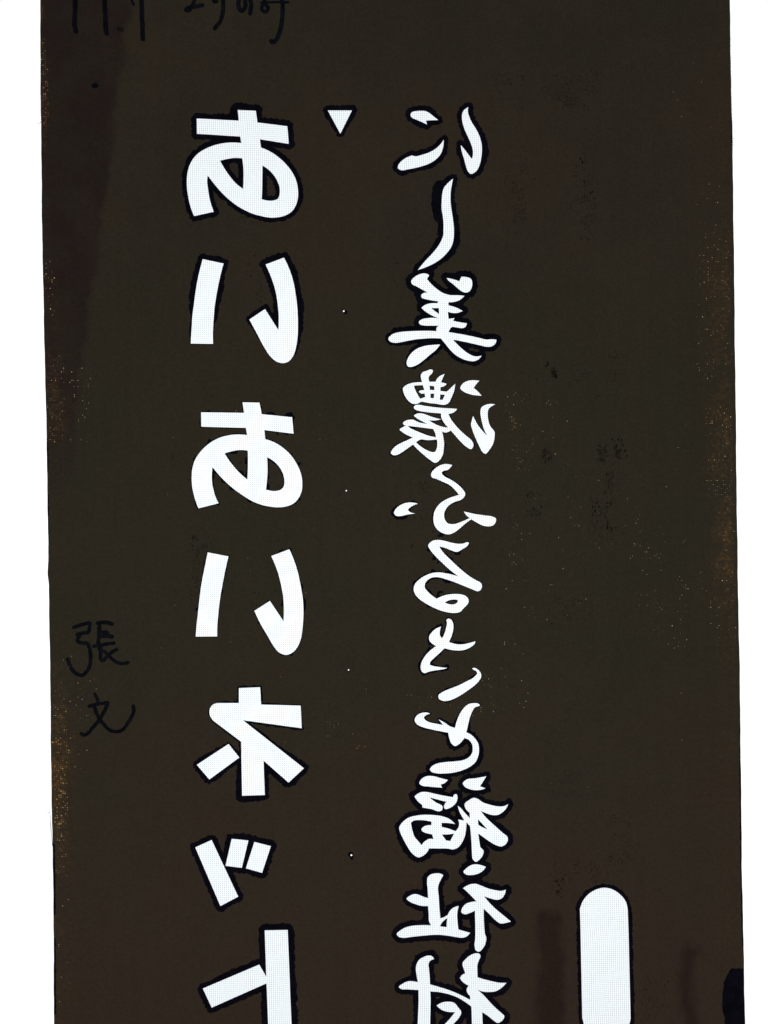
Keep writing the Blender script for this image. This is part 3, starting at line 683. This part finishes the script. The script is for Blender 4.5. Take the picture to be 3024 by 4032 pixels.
# ------------------------------------------------------------------ mesh-patterned smudges of ink
def smudges():
    r = random.Random(5); vs, fs = [], []
    AA, BB = edges_of(ALL)
    def reg(x0, x1, y0, y1, dens, big=.0):
        cand = []
        i0, i1 = int(x0/GP), int(x1/GP); j0, j1 = int(y0/GP), int(y1/GP)
        for i in range(i0, i1+1):
            for j in range(j0, j1+1):
                x = i*GP+(j*GP-2016)*.0132; y = j*GP
                u = (x-(x0+x1)/2)/((x1-x0)/2+1); v = (y-(y0+y1)/2)/((y1-y0)/2+1)
                n = float(vnoise(np.array([x]), np.array([y]), 34, 44)[0])
                pr = 1.35*dens*(1.1-max(abs(u), abs(v))**3)*(.55+n)
                if r.random() < pr: cand.append((x+r.uniform(-.7,.7), y+r.uniform(-.7,.7)))
        for (x, y) in cand:
            sx = r.uniform(1.5, 2.7); sy = sx*r.uniform(.8, 1.6)
            if r.random() < big: sx *= 1.8; sy *= 2.2
            b = len(vs); a0 = r.uniform(0, 1)
            vs.extend([(x+sx*math.cos(a0+k*math.pi/3), y+sy*math.sin(a0+k*math.pi/3)) for k in range(6)])
            fs.append(tuple(b+k for k in range(6)))
    for a in [(1960,2080,290,440,.55),(2130,2380,270,420,.35),(2190,2330,380,425,.4),(2020,2100,590,700,.45),(2010,2090,700,930,.75),(2280,2330,600,720,.5,.1),(2230,2360,760,830,.5),(2280,2360,820,970,.55),
              (1980,2060,390,440,.5),(2290,2350,700,790,.5),
              (2030,2100,1460,1560,.35),(2165,2200,1425,1490,.9,.5),(2230,2330,1400,1530,.35),(2390,2460,1380,1510,.4),(2130,2180,1760,1830,.9,.4),(2070,2140,1930,2070,.9,.15),(2075,2100,1930,1990,.8),
              (2350,2400,1730,1830,.9,.4),(2410,2450,1730,1810,1.1,.6),(2380,2420,1810,1960,.7,.2),(2310,2420,1930,2110,.55,.1),(2330,2470,2060,2140,.4),
              (2160,2340,2330,2460,.3),(960,1020,980,1090,.6,.1),(1010,1060,1040,1200,.55),(750,830,2100,2200,.7,.1),(745,790,2200,2370,.55),(1060,1130,2110,2180,.5,.1),(990,1020,2330,2390,.7,.2),(1080,1110,2300,2420,.4),
              (670,720,1770,1850,.5),(2170,2300,3010,3140,.4),(2390,2500,3200,3420,.3),(2170,2420,3360,3480,.35),(2160,2220,3440,3530,.3,.3),(2500,2640,3850,4030,.3),(2400,2480,3380,3420,.5),(1640,1700,1880,1960,.3),(1600,1680,2010,2060,.35)]:
        reg(*a)
    for (x, y, s) in [(972,1070,5),(1052,1110,4),(1030,1128,4),(945,3520,0),(1525,937,4),(1562,1037,5),(1553,1015,4),(2056,300,7),(2060,315,6),(2105,705,6),(2285,625,7),(2293,640,7),(2325,760,7),(2333,755,6),(2300,415,6),(1613,1585,0),(1560,1602,5),(1551,1852,4),(2448,1735,7),(2452,1752,8),(2460,1775,8),(2468,1795,7),(2180,1450,8),(2184,1462,8),(2188,1480,7),(2112,1495,6),(2355,1560,5),(2160,1810,7),(2405,1985,7),(1625,2148,5),(1620,2158,5),(1663,2398,5),(1651,2412,4),(620,1810,0),(2520,3070,0),(2168,3445,5),(2210,3532,6),(2260,3405,5),(2525,3470,5),(2512,3325,4),(2227,3130,4),(946,1820,5),(1330,2985,0)]:
        if s <= 0: continue
        b = len(vs); k = 8
        vs.extend([(x+s*.6*math.cos(q*.785)*r.uniform(.6,1.3), y+s*.8*math.sin(q*.785)*r.uniform(.6,1.3)) for q in range(k)]); fs.append(tuple(b+q for q in range(k)))
    cx = np.array([np.mean([vs[i] for i in f], 0) for f in fs])
    ok = (~inside(cx, ALL)) & (dist(cx, AA, BB) > 5)
    me = bpy.data.meshes.new('ink_smudge')
    me.from_pydata([P(x, y, Z_HI+.000008) for x, y in vs], [], [tuple(reversed(f)) for f, k in zip(fs, ok) if k])
    me.materials.append(M_SMUDGE); me.update()
    o = bpy.data.objects.new('ink_smudge', me); C.collection.objects.link(o); o.parent = ROOT; o['kind'] = 'stuff'
smudges()

# ------------------------------------------------------------------ frayed gauze fibres along the edges
def fibres():
    r = random.Random(3); vs, fs = [], []
    def hair(x, y, ang, L, w, curl):
        n = 6; a = ang; pts = [(x, y)]
        for i in range(n):
            x += L/n*math.cos(a); y += L/n*math.sin(a); a += curl/n; pts.append((x, y))
        b = len(vs)
        for i, (px, py) in enumerate(pts):
            q = pts[min(i+1, n)]; p = pts[max(i-1, 0)]; d = math.atan2(q[1]-p[1], q[0]-p[0])
            ww = w*(1-.6*i/n)/2; z = Z_HI*.6+.00006*i/n
            nx, ny = -math.sin(d)*ww, math.cos(d)*ww
            vs.extend([P(px+nx, py+ny, z), P(px-nx, py-ny, z), P(px, py, z+ww*S*1.2)])
        for i in range(n):
            for k in range(3):
                c, d_ = b+i*3+k, b+i*3+(k+1)%3; fs.append((c, d_, d_+3, c+3))
    for y in range(130, 640, 8):
        big = 1 if (460 < y < 580) else 0
        if r.random() < .8: hair(Er(y)-1, y+r.uniform(-2,2), r.uniform(-.7,.5), r.uniform(3,7)+big*r.uniform(2,14), r.uniform(.8,1.5), r.uniform(-.8,.8))
    for y in range(2610, 2850, 10):
        if r.random() < .6: hair(Er(y)-1, y, r.uniform(-.4,.4), r.uniform(2,4), 1.2, 0)
    for y in range(200, 3000, 9):
        if r.random() < .35: hair(E(y)+1, y, math.pi+r.uniform(-.5,.5), r.uniform(2,4), 1.1, 0)
    hair(161, 478, 2.0, 26, 1.8, 1.9); hair(163, 792, 3.2, 10, 2, .1); hair(188, 2155, 3.6, 9, 1.5, .5)
    hair(196, 3200, -2.2, 9, 1.5, .5); hair(198, 3202, 3.5, 24, 1.8, -1.6); hair(205, 3777, 3.1, 9, 1.5, .3)
    hair(205.5, 3330, -1.62, 128, 2.4, -.06); hair(197.5, 3275, -1.55, 70, 1.6, .0)
    me = bpy.data.meshes.new('frayed_fibre'); me.from_pydata(vs, [], fs); me.materials.append(M_FIBRE); me.update()
    o = bpy.data.objects.new('frayed_fibre', me); C.collection.objects.link(o); o.parent = ROOT; o['kind'] = 'stuff'
fibres()
